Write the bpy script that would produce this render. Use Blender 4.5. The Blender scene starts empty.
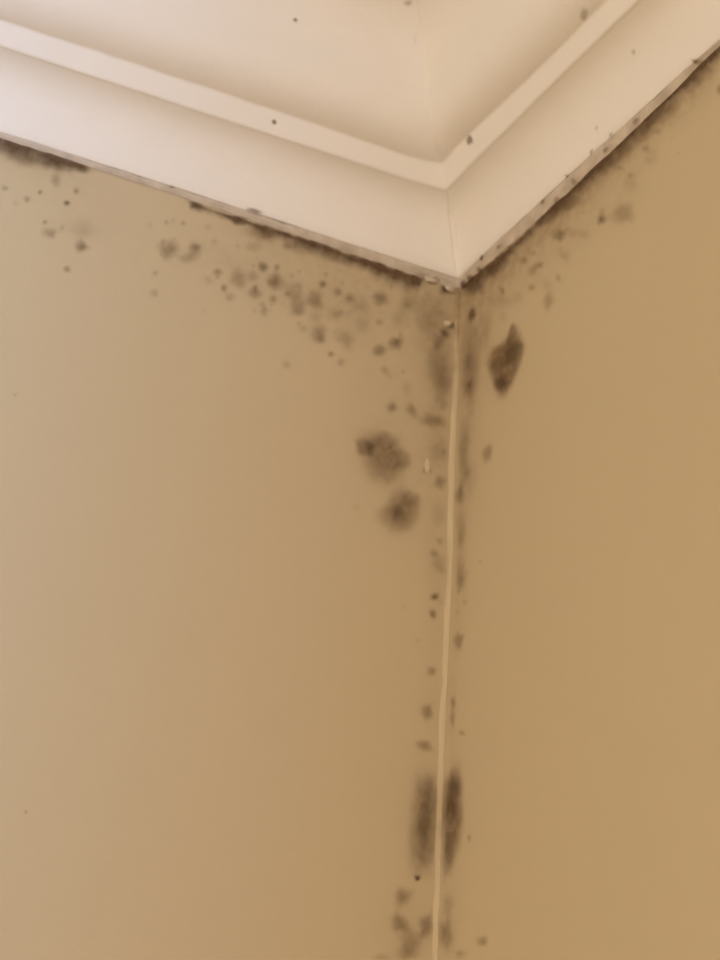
import bpy, math
import numpy as np
from mathutils import Vector, Matrix, noise
from mathutils.bvhtree import BVHTree

# ------------------------------------------------------------------ camera
scene = bpy.context.scene
col = scene.collection
F_PX = 1518.9                       # focal length in pixels of the 720 x 960 frame
YAW, PITCH, ROLL = 0.4289, 0.4193, 0.0650
ZC = 2.25                           # height at which the cornice meets the walls
CAM = np.array([-0.4281, -0.7918, ZC - 0.55])
fwd = np.array([math.sin(YAW) * math.cos(PITCH), math.cos(YAW) * math.cos(PITCH), math.sin(PITCH)])
rt0 = np.array([math.cos(YAW), -math.sin(YAW), 0.0])
up0 = np.cross(rt0, fwd)
RT = math.cos(ROLL) * rt0 + math.sin(ROLL) * up0
UP = -math.sin(ROLL) * rt0 + math.cos(ROLL) * up0
cam_data = bpy.data.cameras.new('camera')
cam_data.sensor_fit = 'VERTICAL'
cam_data.sensor_height = 24.0
cam_data.lens = F_PX * 24.0 / 960.0
cam_data.clip_start = 0.02
cam_data.dof.use_dof = True
cam_data.dof.focus_distance = 0.80
cam_data.dof.aperture_fstop = 6.5
cam = bpy.data.objects.new('camera', cam_data)
col.objects.link(cam)
m = Matrix.Identity(4)
for i in range(3):
    m[i][0], m[i][1], m[i][2], m[i][3] = RT[i], UP[i], -fwd[i], CAM[i]
cam.matrix_world = m
scene.camera = cam

# ------------------------------------------------------------------ world, lights, exposure
world = bpy.data.worlds.new('room_light')
scene.world = world
world.use_nodes = True
bg = world.node_tree.nodes['Background']
bg.inputs['Color'].default_value = (1.0, 0.790, 0.550, 1)      # warm light of the rest of the room
bg.inputs['Strength'].default_value = 1.86

def area(name, loc, target, sx, sy, power, color):
    d = bpy.data.lights.new(name, 'AREA')
    d.shape = 'RECTANGLE'; d.size = sx; d.size_y = sy; d.energy = power; d.color = color
    o = bpy.data.objects.new(name, d); col.objects.link(o)
    o.location = loc
    o.rotation_euler = (Vector(target) - Vector(loc)).to_track_quat('-Z', 'Y').to_euler()
    return o
win = area('window_daylight', (-1.5, -2.4, 1.60), (-1.05, 0, 2.02), 0.8, 1.2, 9.2, (0.24, 0.52, 1.0))
win.data.spread = math.radians(35)

vs = scene.view_settings
vs.view_transform = 'Standard'; vs.look = 'None'; vs.exposure = 0.0; vs.gamma = 1.0
vs.use_curve_mapping = False

# ------------------------------------------------------------------ helpers
def ray(px, py):
    v = fwd * F_PX + RT * (px - 360.0) + UP * (480.0 - py)
    return v / np.linalg.norm(v)
def to_px(P):
    v = np.asarray(P, float) - CAM
    z = v @ fwd
    return 360 + F_PX * (v @ RT) / z, 480 - F_PX * (v @ UP) / z
def on_left(px, py, d=0.0):          # point where a pixel's ray meets the plane y = -d
    r = ray(px, py); t = (-d - CAM[1]) / r[1]
    return CAM + t * r
def on_right(px, py, d=0.0):
    r = ray(px, py); t = (-d - CAM[0]) / r[0]
    return CAM + t * r
def on_mitre(px, py):                # the vertical plane x = y through the corner
    r = ray(px, py); t = (CAM[1] - CAM[0]) / (r[0] - r[1])
    return CAM + t * r
def nz(x, y, z=0.0):
    return noise.noise(Vector((x, y, z)))

def mesh_obj(name, verts, faces, material, parent=None, smooth=True, attr=None):
    me = bpy.data.meshes.new(name)
    me.from_pydata([tuple(map(float, v)) for v in verts], [], faces)
    me.update()
    if smooth:
        me.polygons.foreach_set('use_smooth', [True] * len(me.polygons))
    if attr is not None:
        a = me.attributes.new(attr[0], 'FLOAT', 'POINT')
        a.data.foreach_set('value', np.asarray(attr[1], dtype=np.float32))
    me.materials.append(material)
    o = bpy.data.objects.new(name, me)
    col.objects.link(o)
    if parent is not None:
        o.parent = parent
    return o
def structure(o, label, cat):
    o['kind'] = 'structure'; o['label'] = label; o['category'] = cat
    return o

# ------------------------------------------------------------------ materials
def new_mat(name):
    mt = bpy.data.materials.new(name); mt.use_nodes = True
    nt = mt.node_tree
    return mt, nt, nt.nodes['Principled BSDF']
def node(nt, kind, **kw):
    n = nt.nodes.new(kind)
    for k, v in kw.items():
        if k in n.inputs: n.inputs[k].default_value = v
        else: setattr(n, k, v)
    return n
def coords(nt):
    g = nt.nodes.new('ShaderNodeNewGeometry')
    return g.outputs['Position']
def paint(name, c1, c2, scale, rough, bump, bscale, stain=None):
    mt, nt, p = new_mat(name)
    pos = coords(nt)
    n1 = node(nt, 'ShaderNodeTexNoise', Scale=scale, Detail=5.0, Roughness=0.6)
    nt.links.new(pos, n1.inputs['Vector'])
    rp = nt.nodes.new('ShaderNodeMix'); rp.data_type = 'RGBA'
    rp.inputs[6].default_value = (*c1, 1); rp.inputs[7].default_value = (*c2, 1)
    nt.links.new(n1.outputs['Fac'], rp.inputs[0])
    out = rp.outputs[2]
    if stain:
        at = nt.nodes.new('ShaderNodeAttribute'); at.attribute_name = 'stain'
        n2 = node(nt, 'ShaderNodeTexNoise', Scale=110.0, Detail=4.0, Roughness=0.65)
        nt.links.new(pos, n2.inputs['Vector'])
        mr = node(nt, 'ShaderNodeMapRange'); mr.inputs[1].default_value = 0.30; mr.inputs[2].default_value = 0.70
        mr.inputs[3].default_value = 0.55; mr.inputs[4].default_value = 1.35
        nt.links.new(n2.outputs['Fac'], mr.inputs[0])
        mu = node(nt, 'ShaderNodeMath', operation='MULTIPLY'); mu.use_clamp = True
        nt.links.new(at.outputs['Fac'], mu.inputs[0]); nt.links.new(mr.outputs[0], mu.inputs[1])
        mx = nt.nodes.new('ShaderNodeMix'); mx.data_type = 'RGBA'
        nt.links.new(mu.outputs[0], mx.inputs[0]); nt.links.new(out, mx.inputs[6])
        mx.inputs[7].default_value = (*stain, 1)
        out = mx.outputs[2]
    nt.links.new(out, p.inputs['Base Color'])
    p.inputs['Roughness'].default_value = rough
    p.inputs['Specular IOR Level'].default_value = 0.25
    nb = node(nt, 'ShaderNodeTexNoise', Scale=bscale, Detail=3.0)
    nt.links.new(pos, nb.inputs['Vector'])
    b = node(nt, 'ShaderNodeBump', Strength=bump, Distance=0.001)
    nt.links.new(nb.outputs['Fac'], b.inputs['Height'])
    nt.links.new(b.outputs['Normal'], p.inputs['Normal'])
    return mt
M_WALL = paint('tan_wall_paint', (0.523, 0.428, 0.276), (0.552, 0.452, 0.294), 9.0, 0.75, 0.10, 420.0, stain=(0.20, 0.125, 0.060))
M_WHITE = paint('white_cornice_paint', (0.79, 0.755, 0.705), (0.82, 0.785, 0.735), 14.0, 0.6, 0.12, 260.0)
M_CAULK = paint('dirty_caulk', (0.29, 0.23, 0.165), (0.77, 0.685, 0.58), 75.0, 0.7, 0.4, 300.0)
M_CORNER = paint('painted_corner_bead', (0.525, 0.432, 0.282), (0.56, 0.460, 0.302), 60.0, 0.65, 0.2, 300.0, stain=(0.26, 0.17, 0.09))
M_CEIL = paint('ceiling_paint', (0.80, 0.77, 0.72), (0.83, 0.80, 0.75), 8.0, 0.8, 0.1, 300.0)
M_FLOOR = paint('beige_carpet', (0.46, 0.37, 0.27), (0.54, 0.44, 0.33), 60.0, 0.95, 0.6, 500.0)
M_FLECK = paint('bare_plaster', (0.60, 0.49, 0.33), (0.64, 0.53, 0.37), 90.0, 0.8, 0.2, 300.0)

def mould(name, c1, c2, nscale):
    mt, nt, p = new_mat(name)
    pos = coords(nt)
    at = nt.nodes.new('ShaderNodeAttribute'); at.attribute_name = 'cover'
    n1 = node(nt, 'ShaderNodeTexNoise', Scale=nscale, Detail=4.0, Roughness=0.65)
    nt.links.new(pos, n1.inputs['Vector'])
    mr = node(nt, 'ShaderNodeMapRange'); mr.inputs[1].default_value = 0.28; mr.inputs[2].default_value = 0.72
    mr.inputs[3].default_value = 0.62; mr.inputs[4].default_value = 1.25
    nt.links.new(n1.outputs['Fac'], mr.inputs[0])
    mu = node(nt, 'ShaderNodeMath', operation='MULTIPLY'); mu.use_clamp = True
    nt.links.new(at.outputs['Fac'], mu.inputs[0]); nt.links.new(mr.outputs[0], mu.inputs[1])
    mx = nt.nodes.new('ShaderNodeMix'); mx.data_type = 'RGBA'
    mx.inputs[6].default_value = (*c1, 1); mx.inputs[7].default_value = (*c2, 1)
    nt.links.new(n1.outputs['Fac'], mx.inputs[0])
    nt.links.new(mx.outputs[2], p.inputs['Base Color'])
    nt.links.new(mu.outputs[0], p.inputs['Alpha'])
    p.inputs['Roughness'].default_value = 0.95
    p.inputs['Specular IOR Level'].default_value = 0.05
    return mt
M_MOULD = mould('brown_mould', (0.195, 0.122, 0.060), (0.250, 0.165, 0.086), 170.0)
M_DARK = mould('dark_mould', (0.105, 0.060, 0.033), (0.165, 0.102, 0.060), 240.0)

# ------------------------------------------------------------------ walls (with broad faint staining)
L = 3.0; TH = 0.12; H = 2.40
# broad faint smudges: pixel centre, radii, angle, strength
SM_L = [(438, 330, 26, 42, 0, .34), (425, 300, 34, 16, 15, .20), (441, 392, 16, 40, 0, .26), (436, 450, 18, 40, 0, .17),
        (388, 453, 42, 38, 0, .10), (401, 511, 30, 30, 0, .09), (300, 288, 75, 30, 22, .14), (360, 305, 50, 40, 20, .13),
        (230, 262, 55, 22, 18, .09), (40, 165, 60, 20, 17, .13), (426, 822, 22, 60, 0, .14), (408, 930, 26, 34, 0, .12),
        (330, 262, 110, 16, 19, .14), (265, 232, 50, 14, 18, .14), (85, 215, 45, 35, 0, .05), (437, 560, 14, 60, 0, .12),
        (433, 690, 12, 80, 0, .06), (395, 395, 50, 60, 0, .06)]
SM_R = [(473, 330, 20, 50, 0, .30), (468, 400, 14, 70, 0, .24), (492, 285, 40, 22, -40, .20), (505, 360, 22, 42, 8, .12),
        (560, 212, 80, 16, -43, .20), (540, 255, 70, 26, -43, .13), (640, 135, 90, 15, -44, .22), (605, 205, 60, 26, -43, .10),
        (690, 95, 50, 20, -44, .18), (600, 178, 120, 10, -44, .22), (500, 268, 40, 12, -42, .22), (462, 500, 10, 70, 0, .16), (458, 600, 9, 80, 0, .12), (453, 815, 14, 60, 0, .12),
        (447, 925, 12, 40, 0, .14), (449, 700, 7, 60, 0, .12)]
def stain_at(px, py, lst):
    v = np.zeros_like(px)
    for (cx, cy, rx, ry, an, s) in lst:
        a = math.radians(an); dx, dy = px - cx, py - cy
        u = (dx * math.cos(a) + dy * math.sin(a)) / rx
        w = (-dx * math.sin(a) + dy * math.cos(a)) / ry
        v = v + s * np.exp(-(u * u + w * w) * 1.2)
    return np.clip(v, 0, .7)
def wall(name, right):
    s = np.concatenate([np.arange(0, .62, .0025), np.linspace(.62, L, 12)])
    z = np.concatenate([np.linspace(0, ZC - .62, 10), np.arange(ZC - .617, ZC + .02, .0025), np.linspace(ZC + .021, H, 4)])
    S, Z = np.meshgrid(s, z)
    P = np.stack([-S, np.zeros_like(S), Z], -1) if not right else np.stack([np.zeros_like(S), -S, Z], -1)
    P = P.reshape(-1, 3)
    px, py = to_px(P)
    st = stain_at(px, py, SM_R if right else SM_L)
    far = ((P - CAM) @ fwd) < .2
    st[far] = 0
    ns, nzz = len(s), len(z)
    faces = []
    for j in range(nzz - 1):
        for i in range(ns - 1):
            a = j * ns + i
            f = (a, a + 1, a + ns + 1, a + ns)
            faces.append(f if right else f[::-1])
    n = len(P)
    if right: back = [(TH, TH, 0), (TH, -L, 0), (TH, -L, H), (TH, TH, H), (0, 0, 0), (0, -L, 0), (0, -L, H), (0, 0, H)]
    else:     back = [(0, TH, 0), (-L, TH, 0), (-L, TH, H), (0, TH, H), (0, 0, 0), (-L, 0, 0), (-L, 0, H), (0, 0, H)]
    verts = list(P) + [np.array(b, float) for b in back]
    faces += [tuple(n + k for k in q) for q in ((0, 1, 2, 3), (0, 1, 5, 4), (1, 2, 6, 5), (2, 3, 7, 6), (3, 0, 4, 7))]
    o = mesh_obj(name, verts, faces, M_WALL, smooth=False, attr=('stain', list(st) + [0] * 8))
    return o
wall_left = structure(wall('wall_left', False), 'tan painted wall left of the corner, with scattered brown mould spots', 'wall')
wall_right = structure(wall('wall_right', True), 'tan painted wall right of the corner, with one dark pointed mould patch', 'wall')

def slab(name, x0, x1, y0, y1, z0, z1, mt):
    v = [(x, y, z) for z in (z0, z1) for (x, y) in ((x0, y0), (x1, y0), (x1, y1), (x0, y1))]
    f = [(0, 3, 2, 1), (4, 5, 6, 7), (0, 1, 5, 4), (1, 2, 6, 5), (2, 3, 7, 6), (3, 0, 4, 7)]
    return mesh_obj(name, v, f, mt, smooth=False)
structure(slab('ceiling', -L, TH, -L, TH, H, H + .1, M_CEIL), 'white ceiling above the moulded cornice', 'ceiling')
structure(slab('floor', -L, TH, -L, TH, -.1, 0, M_FLOOR), 'beige carpeted floor of the room', 'floor')

# ------------------------------------------------------------------ cornice
# each key line of the moulding: profile point (out from wall, up) and where the line runs in the photo
KEYS = {
    'join': ((0.0, 0.0), [(0, 138), (89, 166), (200, 203), (284, 231), (330, 246), (410, 273), (456, 290)],
             [(456, 290), (495, 260), (534, 226), (551, 207), (595, 165), (667, 98), (720, 47)]),
    'lip': ((.0032, .0054), [(0, 130), (100, 163), (200, 195), (373, 249), (440, 271), (455, 279)],
            [(455, 279), (470, 267), (547, 195), (609, 136), (720, 38)]),
    'bb': ((.0318, .0475), [(0, 43), (120, 84), (240, 122), (350, 158), (443, 189)],
           [(443, 189), (450, 183), (540, 93), (590, 44), (635, 0)]),
    'bt': ((.0372, .0590), [(0, 20), (120, 61), (240, 98), (350, 137), (434, 166)],
           [(434, 166), (440, 164), (500, 107), (560, 48), (609, 0)]),
}
HOFF = {}
for k, ((d, h), pl, pr) in KEYS.items():
    for side, pts in (('L', pl), ('R', pr)):
        s, e = [], []
        for p in pts:
            q = on_left(*p, d) if side == 'L' else on_right(*p, d)
            s.append(-q[0] if side == 'L' else -q[1]); e.append(q[2] - ZC - h)
        c = np.polyfit(s, e, 2)
        HOFF[k + side] = (c, min(s), max(s))
def hoff(k, side, s):
    c, a, b = HOFF[k + side]
    return float(np.polyval(c, min(max(s, a), b)))
TOP = (.118, .150)
# profile: (out, up, key weights) from the lip to the ceiling
def lerp_keys(d, h):
    k = [('lip', .0054), ('bb', .0475), ('bt', .0590)]
    if h <= k[0][1]: return [('lip', 1)]
    for (n0, h0), (n1, h1) in zip(k, k[1:]):
        if h <= h1:
            t = (h - h0) / (h1 - h0)
            return [(n0, 1 - t), (n1, t)]
    return [('bt', max(0, 1 - (h - .059) / .08))]
def arc(p0, p1, bulge, n):
    # quadratic curve whose control point is pulled toward the wall side corner (p0.d, p1.h)
    cx = p0[0] + (p1[0] - p0[0]) * (.5 - bulge); cy = p0[1] + (p1[1] - p0[1]) * (.5 + bulge)
    out = []
    for i in range(n + 1):
        t = i / n
        out.append(((1 - t) ** 2 * p0[0] + 2 * t * (1 - t) * cx + t * t * p1[0],
                    (1 - t) ** 2 * p0[1] + 2 * t * (1 - t) * cy + t * t * p1[1]))
    return out
LIP = (.0032, .0054)
PROFILES = {
    'lower_cove': [(.0006, .0056), (.0026, .0051)] + arc(LIP, (.0300, .0470), .42, 12),
    'fillet_band': [(.0285, .0468), (.0306, .0466), (.0316, .0472), (.0322, .0485), (.0364, .0570), (.0370, .0582), (.0376, .0590), (.0386, .0593)],
    'upper_cove': [(.0386, .0593)] + arc((.0390, .0593), (.0640, .0900), -.40, 14)[0:] + arc((.0642, .0908), (.0660, .1080), 0, 3) + arc((.0662, .1090), TOP, .40, 12),
}
def sweep(name, side, prof, mt, parent, wob=.0004, seed=0, use_keys=True, keyfn=None):
    ss = np.concatenate([[0], np.arange(.003, .70, .005), np.linspace(.72, L, 30)])
    verts, faces = [], []
    npf = len(prof)
    for s0 in ss:
        for (d, h) in prof:
            s = d + s0 * (L - d) / L
            dh = 0
            for (k, w) in (keyfn or lerp_keys)(d, h):
                a = hoff(k, side, s)
                bl = min(1, s0 / .03)
                mid = .5 * (hoff(k, 'L', s) + hoff(k, 'R', s))
                dh += w * (a * bl + mid * (1 - bl))
            sh = s if side == 'L' else -s
            dh += wob * (nz(sh * 40, h * 60, seed) + .6 * nz(sh * 160, h * 90, seed + 7))
            dd = d + wob * .8 * nz(sh * 55, h * 70, seed + 3) * min(1, d / .002)
            dd = max(dd, 0.0)
            x, y = (-s, -dd) if side == 'L' else (-dd, -s)
            if s0 == 0: x = y = -d
            verts.append((x, y, ZC + h + dh))
    for i in range(len(ss) - 1):
        for j in range(npf - 1):
            a = i * npf + j
            f = (a, a + 1, a + npf + 1, a + npf)
            faces.append(f if side == 'L' else f[::-1])
    return mesh_obj(name, verts, faces, mt, parent)
CORN = {}
def caulk_keys(d, h):
    t = min(1, max(0, h / .0054))
    return [('join', 1 - t), ('lip', t)]
for side, nm, lab in (('L', 'trim_1', 'white moulded plaster cornice running along the top of the left wall'),
                      ('R', 'trim_2', 'white moulded plaster cornice running along the top of the right wall')):
    e = bpy.data.objects.new(nm, None); col.objects.link(e)
    structure(e, lab, 'cornice')
    parts = [sweep(k, side, p, M_WHITE, e, seed=11) for k, p in PROFILES.items()]
    # backing against wall and ceiling so the moulding is a closed run
    bk = sweep('backing', side, [TOP, (.118, .1499), (.0002, .1499), (.0002, .0057)], M_WHITE, e, wob=0, seed=3)
    ck = sweep('caulk_line', side, [(.0004, -.0006), (.0009, .0002), (.0019, .0018), (.0024, .0034), (.0027, .0049), (.0022, .0053), (.0010, .0058)], M_CAULK, e, wob=.0009, seed=23, keyfn=caulk_keys)
    ck['label'] = 'grimy lumpy caulk line under the cornice'
    CORN[side] = (e, parts + [ck])

# ------------------------------------------------------------------ painted bead in the corner
def corner_bead():
    prof_n = 7
    pts = [(457, 300), (457.5, 370), (454.5, 418), (452.5, 480), (451, 557), (447.5, 640), (444, 715), (442, 758), (439.5, 840), (437, 915), (436, 960), (435, 1000)]
    ys = np.array([p[1] for p in pts], float); xs = np.array([p[0] for p in pts], float)
    zz = np.concatenate([np.linspace(0.0, ZC - .62, 8), np.arange(ZC - .615, ZC + .004, .004)])
    verts, faces, att = [], [], []
    for z in zz:
        c0 = to_px((0, 0, z)) if z > ZC - .7 else (436, 1000)
        dx = np.interp(c0[1], ys, xs) - c0[0]
        wl = .0027 - dx * .00072 + .0009 * nz(z * 45, 1.3) + .0004 * nz(z * 150, 8.3); wr = .0022 + dx * .0010 + .0009 * nz(z * 60, 5.1) + .0003 * nz(z * 170, 2.1)
        wl = min(max(wl, .0012), .0060); wr = min(max(wr, .0010), .0060)
        st = .0
        if 250 < c0[1] < 1000:
            st = .75 * max(0, 1 - max(0, c0[1] - 300) / 120) + .3 * math.exp(-((c0[1] - 825) / 45) ** 2)
        for i in range(prof_n):
            t = i / (prof_n - 1)
            # from the left wall, proud of the corner, to the right wall
            x = -wl * (1 - t) ** 1.0; y = -wr * t
            b = .00035 * math.sin(math.pi * t) + .0002
            x -= b * .7 ; y -= b * .7
            if i == 0: y = -.0001
            if i == prof_n - 1: x = -.0001
            verts.append((x, y, z)); att.append(st)
    n = prof_n
    for j in range(len(zz) - 1):
        for i in range(n - 1):
            a = j * n + i
            faces.append((a, a + 1, a + n + 1, a + n))
    o = mesh_obj('trim_3', verts, faces, M_CORNER, attr=('stain', att))
    return structure(o, 'thin paler painted bead of filler running down the corner between the two tan walls', 'corner bead')
corner_bead()

# ------------------------------------------------------------------ mould on the walls
cnt = [0]
def smooth(t):
    t = min(1, max(0, t)); return t * t * (3 - 2 * t)
def blob(name, side, cx, cy, rx, ry, an, dark, mt=None, soft=.62, rough=.22, outline=None, label=None, lift=.00025):
    """a stain that lies on the wall: rings of vertices with an uneven outline, thinning out to its edge"""
    cnt[0] += 1; sd = cnt[0] * 3.71
    big = max(rx, ry)
    seg = 14 if big < 6 else (22 if big < 14 else 36)
    rings = 4 if big < 6 else (5 if big < 14 else 8)
    g = 1.36
    a0 = math.radians(an)
    par = wall_left if side == 'L' else wall_right
    fn = on_left if side == 'L' else on_right
    lift = lift + .00004 * (cnt[0] % 9)
    verts, att, faces = [], [], []
    def put(px, py, a):
        q = fn(px, py, lift)
        k = 0 if side == 'L' else 1
        q[k] = min(q[k], -.0004)
        verts.append(q); att.append(a)
    def alpha(t):
        return dark * (1 - smooth((t - (1 - soft)) / soft))
    put(cx, cy, alpha(0))
    for r in range(1, rings + 1):
        t = r / rings
        for i in range(seg):
            th = 2 * math.pi * i / seg
            wob = 1 + rough * (1.2 * nz(math.cos(th) * 1.1, math.sin(th) * 1.1, sd) + .7 * nz(math.cos(th) * 2.7, math.sin(th) * 2.7, sd + 9))
            if outline:
                # radius of the traced outline in this direction
                ox, oy = outline_radius(outline, cx, cy, th)
                u, w = (ox - cx) * t * g, (oy - cy) * t * g
                put(cx + u * (1 + .06 * (wob - 1)), cy + w, alpha(t)); continue
            u = rx * g * t * wob * math.cos(th); w = ry * g * t * wob * math.sin(th)
            put(cx + u * math.cos(a0) - w * math.sin(a0), cy + u * math.sin(a0) + w * math.cos(a0), alpha(t))
    for i in range(seg):
        faces.append((0, 1 + (i + 1) % seg, 1 + i))
    for r in range(rings - 1):
        for i in range(seg):
            a = 1 + r * seg + i; b = 1 + r * seg + (i + 1) % seg
            faces.append((a, b, b + seg, a + seg))
    o = mesh_obj(name, verts, faces, mt or M_MOULD, par, attr=('cover', att))
    if label: o['label'] = label
    return o
def outline_radius(poly, cx, cy, th):
    dx, dy = math.cos(th), math.sin(th)
    best = None
    for (x0, y0), (x1, y1) in zip(poly, poly[1:] + poly[:1]):
        ex, ey = x1 - x0, y1 - y0
        den = dx * ey - dy * ex
        if abs(den) < 1e-9: continue
        t = ((x0 - cx) * ey - (y0 - cy) * ex) / den
        u = ((x0 - cx) * dy - (y0 - cy) * dx) / den
        if t > 0 and -1e-6 <= u <= 1 + 1e-6 and (best is None or t > best): best = t
    best = best or 1
    return cx + dx * best, cy + dy * best
def crust(side, pts, label=None):
    """mould growing in a line under the caulk: pts = (x, y, half width px, cover)"""
    par = wall_left if side == 'L' else wall_right
    fn = on_left if side == 'L' else on_right
    P = np.array(pts, float)
    dist = np.concatenate([[0], np.cumsum(np.hypot(np.diff(P[:, 0]), np.diff(P[:, 1])))])
    cnt[0] += 1; sd = cnt[0] * 2.3
    n = max(4, int(dist[-1] / 2.5))
    verts, att, faces = [], [], []
    prof = [(-.9, .3), (-.55, .85), (-.2, 1), (.25, .85), (.8, .5), (1.5, .2), (2.4, 0)]
    for i in range(n + 1):
        s = dist[-1] * i / n
        x, y, w, c = [np.interp(s, dist, P[:, k]) for k in range(4)]
        x2, y2 = np.interp(s + 2, dist, P[:, 0]), np.interp(s + 2, dist, P[:, 1])
        x1, y1 = np.interp(s - 2, dist, P[:, 0]), np.interp(s - 2, dist, P[:, 1])
        tx, ty = x2 - x1, y2 - y1; l = math.hypot(tx, ty) or 1
        nx, ny = -ty / l, tx / l
        if ny < 0: nx, ny = -nx, -ny
        ww = w * (1 + .45 * nz(s * .16, sd) + .3 * nz(s * .45, sd + 4))
        end = smooth(min(i, n - i) / 3)
        cc = c * (1 + .45 * nz(s * .12, sd + 20) + .25 * nz(s * .4, sd + 30)) * end
        for (o_, a_) in prof:
            q = fn(x + nx * ww * o_, y + ny * ww * o_, .0006)
            k = 0 if side == 'L' else 1
            q[k] = min(q[k], -.0004)
            verts.append(q); att.append(max(0, min(1, cc * a_)))
    m_ = len(prof)
    for i in range(n):
        for j in range(m_ - 1):
            a = i * m_ + j
            faces.append((a, a + 1, a + m_ + 1, a + m_))
    o = mesh_obj('mould_crust', verts, faces, M_DARK, par, attr=('cover', att))
    if label: o['label'] = label
    return o

# lines of dark mould along the caulk
crust('L', [(-14, 136, 5, .8), (0, 141, 5, .8), (28, 150, 6, .85), (45, 156, 5, .8), (70, 163, 4, .8), (90, 168, 4, .85)], 'dark mould crust under the caulk at the far left')
crust('L', [(188, 203, 3, .4), (197, 206, 3.5, .6), (215, 212, 1.8, .35), (236, 219, 3, .85), (247, 222, 2, .6), (262, 228, 3.5, .7), (284, 234, 3, .9), (300, 240, 3, .75),
            (322, 247, 4, .75), (345, 256, 4.5, .8), (370, 264, 4.5, .85), (392, 273, 6, .95), (410, 279, 6.5, 1.0), (424, 284, 5, 1.0)], 'dark mould crust under the caulk leading to the corner')
crust('L', [(439, 285, 3, .9), (445, 290, 3.5, .95), (449, 294, 2.5, .7)])
crust('R', [(460, 289, 4, .95), (470, 283, 7, 1.0), (482, 274, 5, .9), (496, 263, 5, .9), (512, 248, 3, .7), (534, 228, 3, .65), (550, 211, 4.5, .8), (566, 195, 6, .95),
            (580, 182, 5, .8), (596, 167, 5, .95), (612, 151, 5, .85), (640, 125, 4.5, .8), (667, 99, 4, .85), (690, 77, 4.5, .95), (706, 62, 4, .9), (722, 47, 4, .8), (740, 29, 4, .7)], 'dark mould crust under the caulk of the right wall')

LEAF = [(512.5, 325), (517, 338), (522, 348), (517, 366), (511, 380), (506, 390), (498, 391), (494, 378), (489.5, 364), (494, 350), (501, 346), (507, 341)]
blob('mould_patch', 'R', 505, 361, 15, 30, 8, .62, soft=.38, outline=LEAF, label='dark pointed leaf-shaped mould patch on the right wall')
blob('mould_core', 'R', 501, 383, 6, 8, 10, .62, M_DARK, soft=.8)
blob('mould_core', 'R', 511, 352, 7, 13, 15, .45, M_DARK, soft=.8)
blob('mould_core', 'R', 499, 365, 6, 8, 15, .25, M_DARK, soft=.8)
blob('mould_patch', 'L', 386, 455, 25, 23, 35, .46, soft=.75, rough=.35, label='large soft brown mould patch with a dark spot at its left edge')
blob('mould_core', 'L', 366, 448, 9, 8, 0, .40, soft=.6, rough=.3)
blob('mould_core', 'L', 371, 447, 4, 5, 0, .20, M_DARK)
blob('mould_core', 'L', 384, 440, 9, 8, 0, .16)
blob('mould_core', 'L', 402, 460, 10, 9, 0, .22)
blob('mould_patch', 'L', 402, 512, 18, 20, 20, .46, soft=.75, rough=.3, label='round brown mould patch with a dark centre below the larger one')
blob('mould_core', 'L', 398, 512, 6, 8, 15, .44, M_DARK, soft=.9)
blob('mould_core', 'L', 409, 499, 9, 8, 0, .20)
blob('mould_streak', 'L', 425, 822, 15, 48, 3, .46, soft=.85, rough=.25, label='tall smoky mould streak left of the corner bead')
blob('mould_core', 'L', 424, 825, 6, 17, 3, .34, M_DARK, soft=.9)
blob('mould_core', 'L', 428, 793, 7, 18, 3, .26, soft=.9)
blob('mould_core', 'L', 426, 856, 10, 20, 3, .18, soft=.9)
blob('mould_streak', 'R', 452, 815, 10, 46, 3, .55, soft=.7, rough=.15, label='tall dark mould streak right of the corner bead')
blob('mould_core', 'R', 453, 786, 7, 13, 0, .48, M_DARK, soft=.9)
blob('mould_core', 'R', 452, 807, 7, 12, 3, .45, M_DARK, soft=.9)
blob('mould_core', 'R', 449, 846, 6, 14, 3, .20, M_DARK, soft=.9)

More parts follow.
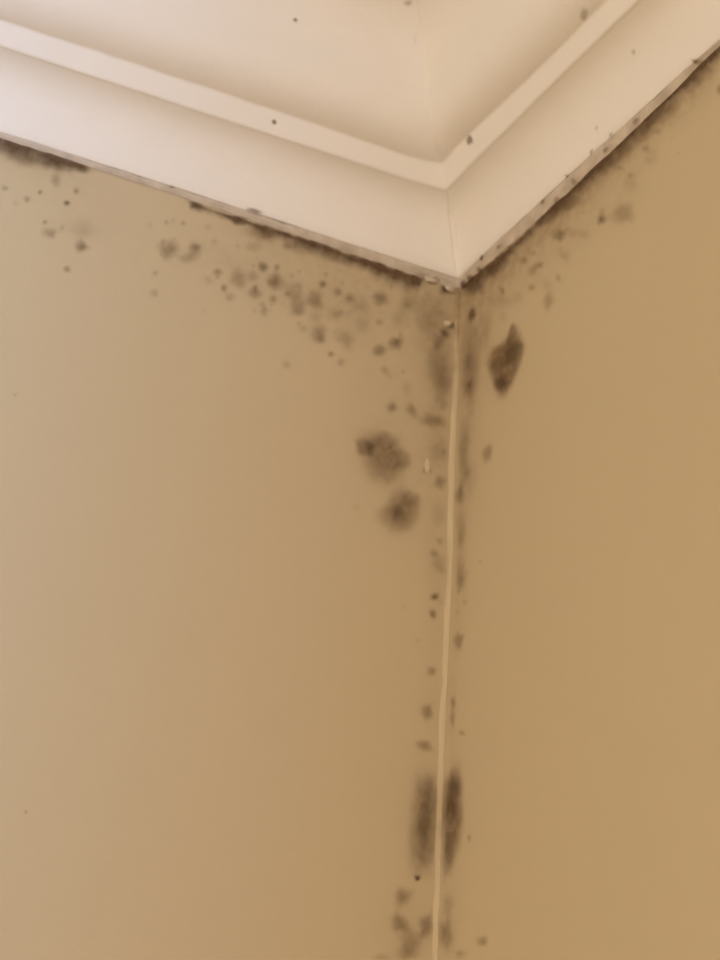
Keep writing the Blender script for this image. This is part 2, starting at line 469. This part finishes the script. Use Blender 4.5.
SPOTS_L = [
    (22, 156, 30, 9, 17, .45), (60, 165, 20, 6, 17, .42), (84, 167, 9, 5, 15, .4), (5, 188, 4, 3, 0, .28), (40, 192, 3.2, 2.8, 0, .40), (27, 199, 4, 4, 0, .30),
    (76, 191, 3.2, 4, 0, .38), (67, 203, 3.4, 2.8, 0, .58), (56, 180, 6, 7, 0, .26), (45, 222, 3, 3, 0, .32), (50, 233, 8, 6, 0, .26),
    (82, 246, 7, 6, 30, .48), (83, 229, 14, 10, 0, .12), (67, 269, 4, 4, 0, .36), (62, 228, 3, 4, 0, .16), (183, 223, 3, 3, 0, .26),
    (169, 250, 10, 10, 0, .38), (195, 249, 8, 8, 0, .32), (195, 247, 4, 4.5, 0, .32), (188, 258, 11, 5, 0, .22), (196, 205, 9, 5, 15, .5),
    (240, 220, 9, 5, 18, .5), (264, 233, 15, 10, 15, .48), (299, 246, 20, 8, 18, .36), (335, 258, 22, 6, 20, .3), (218, 272, 5, 4, 0, .38), (238, 278, 10, 10, 0, .30), (253, 276, 6, 6, 0, .26),
    (263, 267, 5, 5.5, 0, .55), (277, 267, 4, 4, 0, .30), (275, 281, 8.5, 9, 0, .46), (224, 288, 4, 4.5, 0, .42), (255, 292, 7, 7, 0, .36),
    (273, 299, 5, 5, 0, .34), (230, 297, 6, 5, 0, .22), (294, 293, 13, 10, 30, .28), (323, 284, 5, 4.5, 0, .50), (315, 300, 9.5, 11, 10, .38),
    (208, 227, 4, 4, 0, .15), (253, 247, 9, 6, 0, .16), (214, 242, 4, 4, 0, .15), (264, 312, 5, 5, 0, .26), (297, 307, 8, 8, 0, .30),
    (304, 328, 5, 5, 0, .18), (319, 333, 9, 9, 0, .32), (346, 339, 11, 9, 20, .24), (331, 354, 3.6, 3.4, 0, .46), (349, 298, 6, 6, 0, .30),
    (338, 292, 5, 5, 0, .38), (380, 299, 8.5, 7, 10, .40), (379, 350, 8, 6.5, 0, .36), (394, 343, 7, 6, 0, .32), (360, 306, 11, 10, 0, .16),
    (299, 285, 5, 5, 0, .2), (315, 318, 7, 6, 0, .16), (410, 302, 9, 9, 0, .16), (335, 316, 9, 8, 0, .16), (362, 325, 9, 9, 0, .14), (400, 318, 9, 12, 0, .14),
    (445, 333, 5.5, 6.5, 20, .6), (452, 326, 4, 4, 0, .62), (439, 343, 6, 8, 0, .36), (438, 364, 13, 20, 0, .28), (443, 384, 10, 13, 0, .32),
    (427, 320, 14, 20, 0, .16), (412, 410, 6, 9, -25, .28), (392, 407, 6, 6.5, 0, .36), (434, 420, 15, 6.5, 5, .36), (397, 343, 7, 7, 0, .24),
    (385, 370, 5, 5, 0, .2), (407, 388, 6, 8, 0, .12), (440, 451, 9, 13, 0, .18), (440, 482, 6.5, 8, 0, .36), (433, 553, 5, 5, 0, .28), (440, 541, 4, 4, 0, .22),
    (438, 563, 8, 10, 0, .18), (439, 515, 6, 14, 0, .12), (357, 507, 4, 4, 0, .12), (434, 597, 5, 4, 0, .48), (433, 614, 4, 6, -10, .44), (432, 671, 6, 5.5, 0, .32),
    (427, 712, 6, 9, 10, .36), (424, 745, 9, 6, 15, .34), (404, 607, 3, 3, 0, .12), (418, 640, 3, 3, 0, .14),
    (418, 878, 3.3, 3.3, 0, .85), (403, 897, 9.5, 11, 0, .36), (400, 924, 8, 13, -20, .38), (411, 940, 13, 13, 0, .26), (426, 926, 7.5, 13, 5, .42),
    (408, 953, 13, 9, 0, .26), (382, 957, 9, 5, 0, .2), (15, 395, 2.5, 2.5, 0, .2), (26, 812, 2.5, 2.5, 0, .25), (150, 225, 3, 3, 0, .14), (16, 203, 3, 3, 0, .14),
]
SPOTS_R = [
    (472, 314, 4, 7.5, 12, .80), (470, 368, 9, 46, 2, .30), (469, 387, 6, 10, 5, .32), (487, 453, 5.5, 10, 12, .38), (463, 447, 6, 34, 2, .24),
    (460, 494, 4.5, 10, 8, .42), (468, 476, 10, 20, 0, .14), (548, 302, 5.5, 10, 8, .28), (532, 287, 5, 5, 0, .2), (518, 297, 6, 6, 0, .14),
    (472, 288, 12, 8, -35, .35), (493, 270, 9, 5, -40, .4), (560, 206, 20, 10, -43, .46), (606, 164, 16, 7, -43, .36), (582, 182, 11, 7, -40, .42), (601, 220, 4.5, 5, 0, .48), (559, 235, 6.5, 7, 0, .42),
    (623, 213, 13, 10, -30, .26), (523, 260, 5.5, 4.5, 0, .32), (539, 265, 6, 4, -15, .32), (532, 271, 5, 6, 0, .26), (558, 278, 3, 4.5, 0, .24),
    (584, 234, 6, 6, 0, .17), (573, 233, 6, 6, 0, .17), (512, 328, 3, 6, 10, .3), (702, 78, 22, 8, -43, .26), (664, 112, 20, 7, -43, .40), (643, 133, 18, 8, -43, .36),
    (621, 152, 15, 7, -43, .42), (719, 90, 3.5, 6, 0, .40), (631, 180, 8, 14, 10, .14), (650, 155, 9, 12, 0, .12), (500, 300, 12, 10, 0, .14), (485, 330, 6, 24, 5, .16),
    (460, 572, 4.5, 16, 2, .26), (461, 583, 4.5, 8, 0, .26), (465, 602, 3, 3, 0, .2), (458, 640, 5, 9, 5, .40), (453, 703, 3, 7, 0, .36), (447, 862, 5, 20, 3, .28), (462, 733, 4.5, 3, 20, .26),
    (452, 718, 3, 10, 0, .26), (469, 838, 2.6, 5, 0, .32), (482, 941, 7, 5, -30, .3), (446, 934, 7, 16, 3, .36), (448, 905, 6, 14, 0, .18), (460, 954, 7, 5, 0, .2), (461, 530, 5, 22, 0, .2),
    (480, 562, 2.5, 2.5, 0, .15), (548, 285, 6, 6, 0, .12), (565, 255, 7, 6, 0, .12),
]
for side, lst in (('L', SPOTS_L), ('R', SPOTS_R)):
    for (x, y, rx, ry, an, dk) in lst:
        small = max(rx, ry) < 7
        blob('mould_spot' if small else 'mould_stain', side, x, y, rx, ry, an, dk,
             M_DARK if (small and dk >= .55) else M_MOULD, soft=1.0 if small else .9, rough=.2 if small else .3)

rng = np.random.default_rng(5)
for k in range(46):                  # faint flecks scattered through the speckled band of the left wall
    t = rng.random(); x = 150 + 270 * t; y = 225 + .36 * (x - 150) + rng.normal() * 26 + 18
    if y < 160 + .325 * (x - 60) + 6: continue
    r = 2 + 4.5 * rng.random() ** 2
    blob('mould_spot', 'L', x, y, r, r * rng.uniform(.8, 1.2), 0, rng.uniform(.08, .24), soft=1.0)
for k in range(26):                  # and along the top of the right wall
    x = 490 + 190 * rng.random(); y = 268 - .96 * (x - 490) + 22 + abs(rng.normal()) * 22
    r = 2 + 4 * rng.random() ** 2
    blob('mould_spot', 'R', x, y, r, r * rng.uniform(.8, 1.3), 0, rng.uniform(.06, .18), soft=1.0)
for k in range(18):                  # beside the bead in the corner
    y = 300 + 330 * rng.random(); r = 2 + 3 * rng.random()
    if k % 2: blob('mould_spot', 'R', 458 + 4 + rng.random() * 12 - (y - 300) * .02, y, r, r * 1.5, 0, rng.uniform(.08, .22), soft=1.0)
    else: blob('mould_spot', 'L', 448 - rng.random() * 22 - (y - 300) * .02, y, r, r * 1.2, 0, rng.uniform(.08, .22), soft=1.0)

# pale flecks of bare plaster
for (x, y, rx, ry) in ((427, 465, 1.8, 5), (447, 323, 2.8, 2.0)):
    blob('plaster_fleck', 'L', x, y, rx, ry, 0, .6, M_FLECK, rough=.25, soft=1.0, lift=.0004, label='tiny pale fleck of bare plaster')

# ------------------------------------------------------------------ specks on the cornice, crack and caulk lump at its mitre
def bvh(objs):
    v, f = [], []
    for o in objs:
        b = len(v)
        v += [tuple(p.co) for p in o.data.vertices]
        f += [tuple(b + i for i in p.vertices) for p in o.data.polygons]
    return BVHTree.FromPolygons(v, f)
TREE = {s: bvh(CORN[s][1]) for s in 'LR'}
def speck(side, px, py, rx, ry, dark, mt, name='mould_speck'):
    r = ray(px, py)
    loc, n, _, dist = TREE[side].ray_cast(Vector(CAM), Vector(r))
    if loc is None: return
    if n.dot(Vector(r)) > 0: n = -n
    mm = dist / F_PX
    t = Vector(RT); t = (t - n * t.dot(n)).normalized(); b = n.cross(t)
    cnt[0] += 1; sd = cnt[0] * 1.9
    verts, att, faces = [loc + n * .0006], [dark], []
    seg, rings = 12, 3
    for k in range(1, rings + 1):
        q = k / rings
        for i in range(seg):
            th = 2 * math.pi * i / seg
            w = 1.2 * q * (1 + .3 * nz(math.cos(th) * 1.5, math.sin(th) * 1.5, sd))
            verts.append(loc + n * (.0006 - .00025 * q) + t * (rx * mm * w * math.cos(th)) + b * (ry * mm * w * math.sin(th)))
            att.append(dark * (1 - smooth((q - .3) / .7)))
    for i in range(seg): faces.append((0, 1 + i, 1 + (i + 1) % seg))
    for k in range(rings - 1):
        for i in range(seg):
            a = 1 + k * seg + i; c = 1 + k * seg + (i + 1) % seg
            faces.append((a, a + seg, c + seg, c))
    return mesh_obj(name, verts, faces, mt, CORN[side][0], attr=('cover', att))
for (s, x, y, rx, ry, dk) in (
        ('L', 274, 122, 2.8, 2.8, .75), ('L', 295, 20, 2.8, 2.5, .5), ('R', 470, 140, 6, 5, .6), ('R', 584, 14, 4, 9, .38), ('R', 464, 285, 6, 5, .85), ('R', 471, 279, 6, 5, .7), ('R', 480, 270, 5, 4, .55), ('R', 491, 263, 6, 3.5, .75), ('R', 557, 200, 6, 4, .4), ('R', 574, 182, 6, 4, .35), ('R', 606, 150, 6, 3, .45), ('R', 636, 121, 6, 3, .35), ('R', 700, 62, 8, 4, .4), ('L', 436, 283, 7, 3, .45), ('L', 408, 3, 4.5, 3.5, .32),
        ('R', 420, 34, 2.5, 6, .25), ('R', 634, 52, 3, 3, .25), ('R', 597, 128, 3, 3, .22), ('L', 254, 211, 9, 3, .5), ('L', 172, 187, 3, 1.8, .5), ('R', 482, 258, 4, 3, .7),
        ('R', 543, 202, 3.5, 3, .5), ('R', 568, 176, 3.5, 3, .5), ('R', 592, 152, 3.2, 3, .45), ('R', 695, 61, 4, 3, .45), ('R', 611, 135, 3.5, 3, .4), ('R', 499, 247, 5, 3, .35),
        ('L', 420, 276, 8, 4, .28), ('L', 435, 280, 6, 4, .3),
        ('L', 415, 40, 1.5, 6, .12)):
    speck(s, x, y, rx, ry, dk, M_DARK if dk >= .5 else M_MOULD)

def tube(name, pts, rad, mt, parent):
    verts, faces = [], []
    n = 6
    for i, p in enumerate(pts):
        a = pts[max(0, i - 1)]; b = pts[min(len(pts) - 1, i + 1)]
        d = (Vector(b) - Vector(a)).normalized()
        u = d.orthogonal().normalized(); w = d.cross(u)
        rr = rad * (1 + .5 * nz(i * .7, 3.3)) * (0.3 if i in (0, len(pts) - 1) else 1)
        for k in range(n):
            th = 2 * math.pi * k / n
            verts.append(Vector(p) + (u * math.cos(th) + w * math.sin(th)) * rr)
    for i in range(len(pts) - 1):
        for k in range(n):
            faces.append((i * n + k, i * n + (k + 1) % n, (i + 1) * n + (k + 1) % n, (i + 1) * n + k))
    return mesh_obj(name, verts, faces, mt, parent)
def on_cornice(px, py):
    loc, n, _, d = TREE['L'].ray_cast(Vector(CAM), Vector(ray(px, py)))
    l2, n2, _, d2 = TREE['R'].ray_cast(Vector(CAM), Vector(ray(px, py)))
    if loc is None or (l2 is not None and d2 < d): loc = l2
    return loc
M_CRACK = paint('mitre_crack_shadow_gap', (0.60, 0.54, 0.46), (0.66, 0.60, 0.52), 60.0, .9, .1, 200.0)
cr = [on_cornice(455 - 8.5 * t + 1.2 * nz(t * 6, .4), 272 - 80 * t) for t in np.linspace(0, 1, 16)]
cr = [p for p in cr if p is not None]
o = tube('mitre_crack', cr, .00022, M_CRACK, CORN['L'][0]); o['label'] = 'hairline crack along the mitre of the cornice'

def lump(name, px, py, rx, ry, rz, mt, parent, label):
    c = CAM + ray(px, py) * 1.0
    q = on_left(px, py, .003); c = Vector(q)
    verts, faces = [], []
    nu, nv = 12, 8
    for j in range(nv + 1):
        ph = math.pi * j / nv
        for i in range(nu):
            th = 2 * math.pi * i / nu
            v = Vector((math.sin(ph) * math.cos(th), math.sin(ph) * math.sin(th), math.cos(ph)))
            k = 1 + .6 * nz(v.x * 2.2, v.y * 1.6, v.z * 1.6 + px)
            verts.append(c + Vector((v.x * rx * k, v.y * ry * k, v.z * rz * k)))
    for j in range(nv):
        for i in range(nu):
            a = j * nu + i; b = j * nu + (i + 1) % nu
            faces.append((a, a + nu, b + nu, b))
    o = mesh_obj(name, verts, faces, mt, parent); o['label'] = label
    return o
lump('caulk_lump', 450, 288, .0034, .0016, .0026, M_CAULK, CORN['L'][0], 'small pale lump of caulk at the corner of the cornice')
lump('caulk_lump', 431, 280, .0046, .0014, .0018, M_CAULK, CORN['L'][0], 'small crumbling lump of caulk beside the corner')
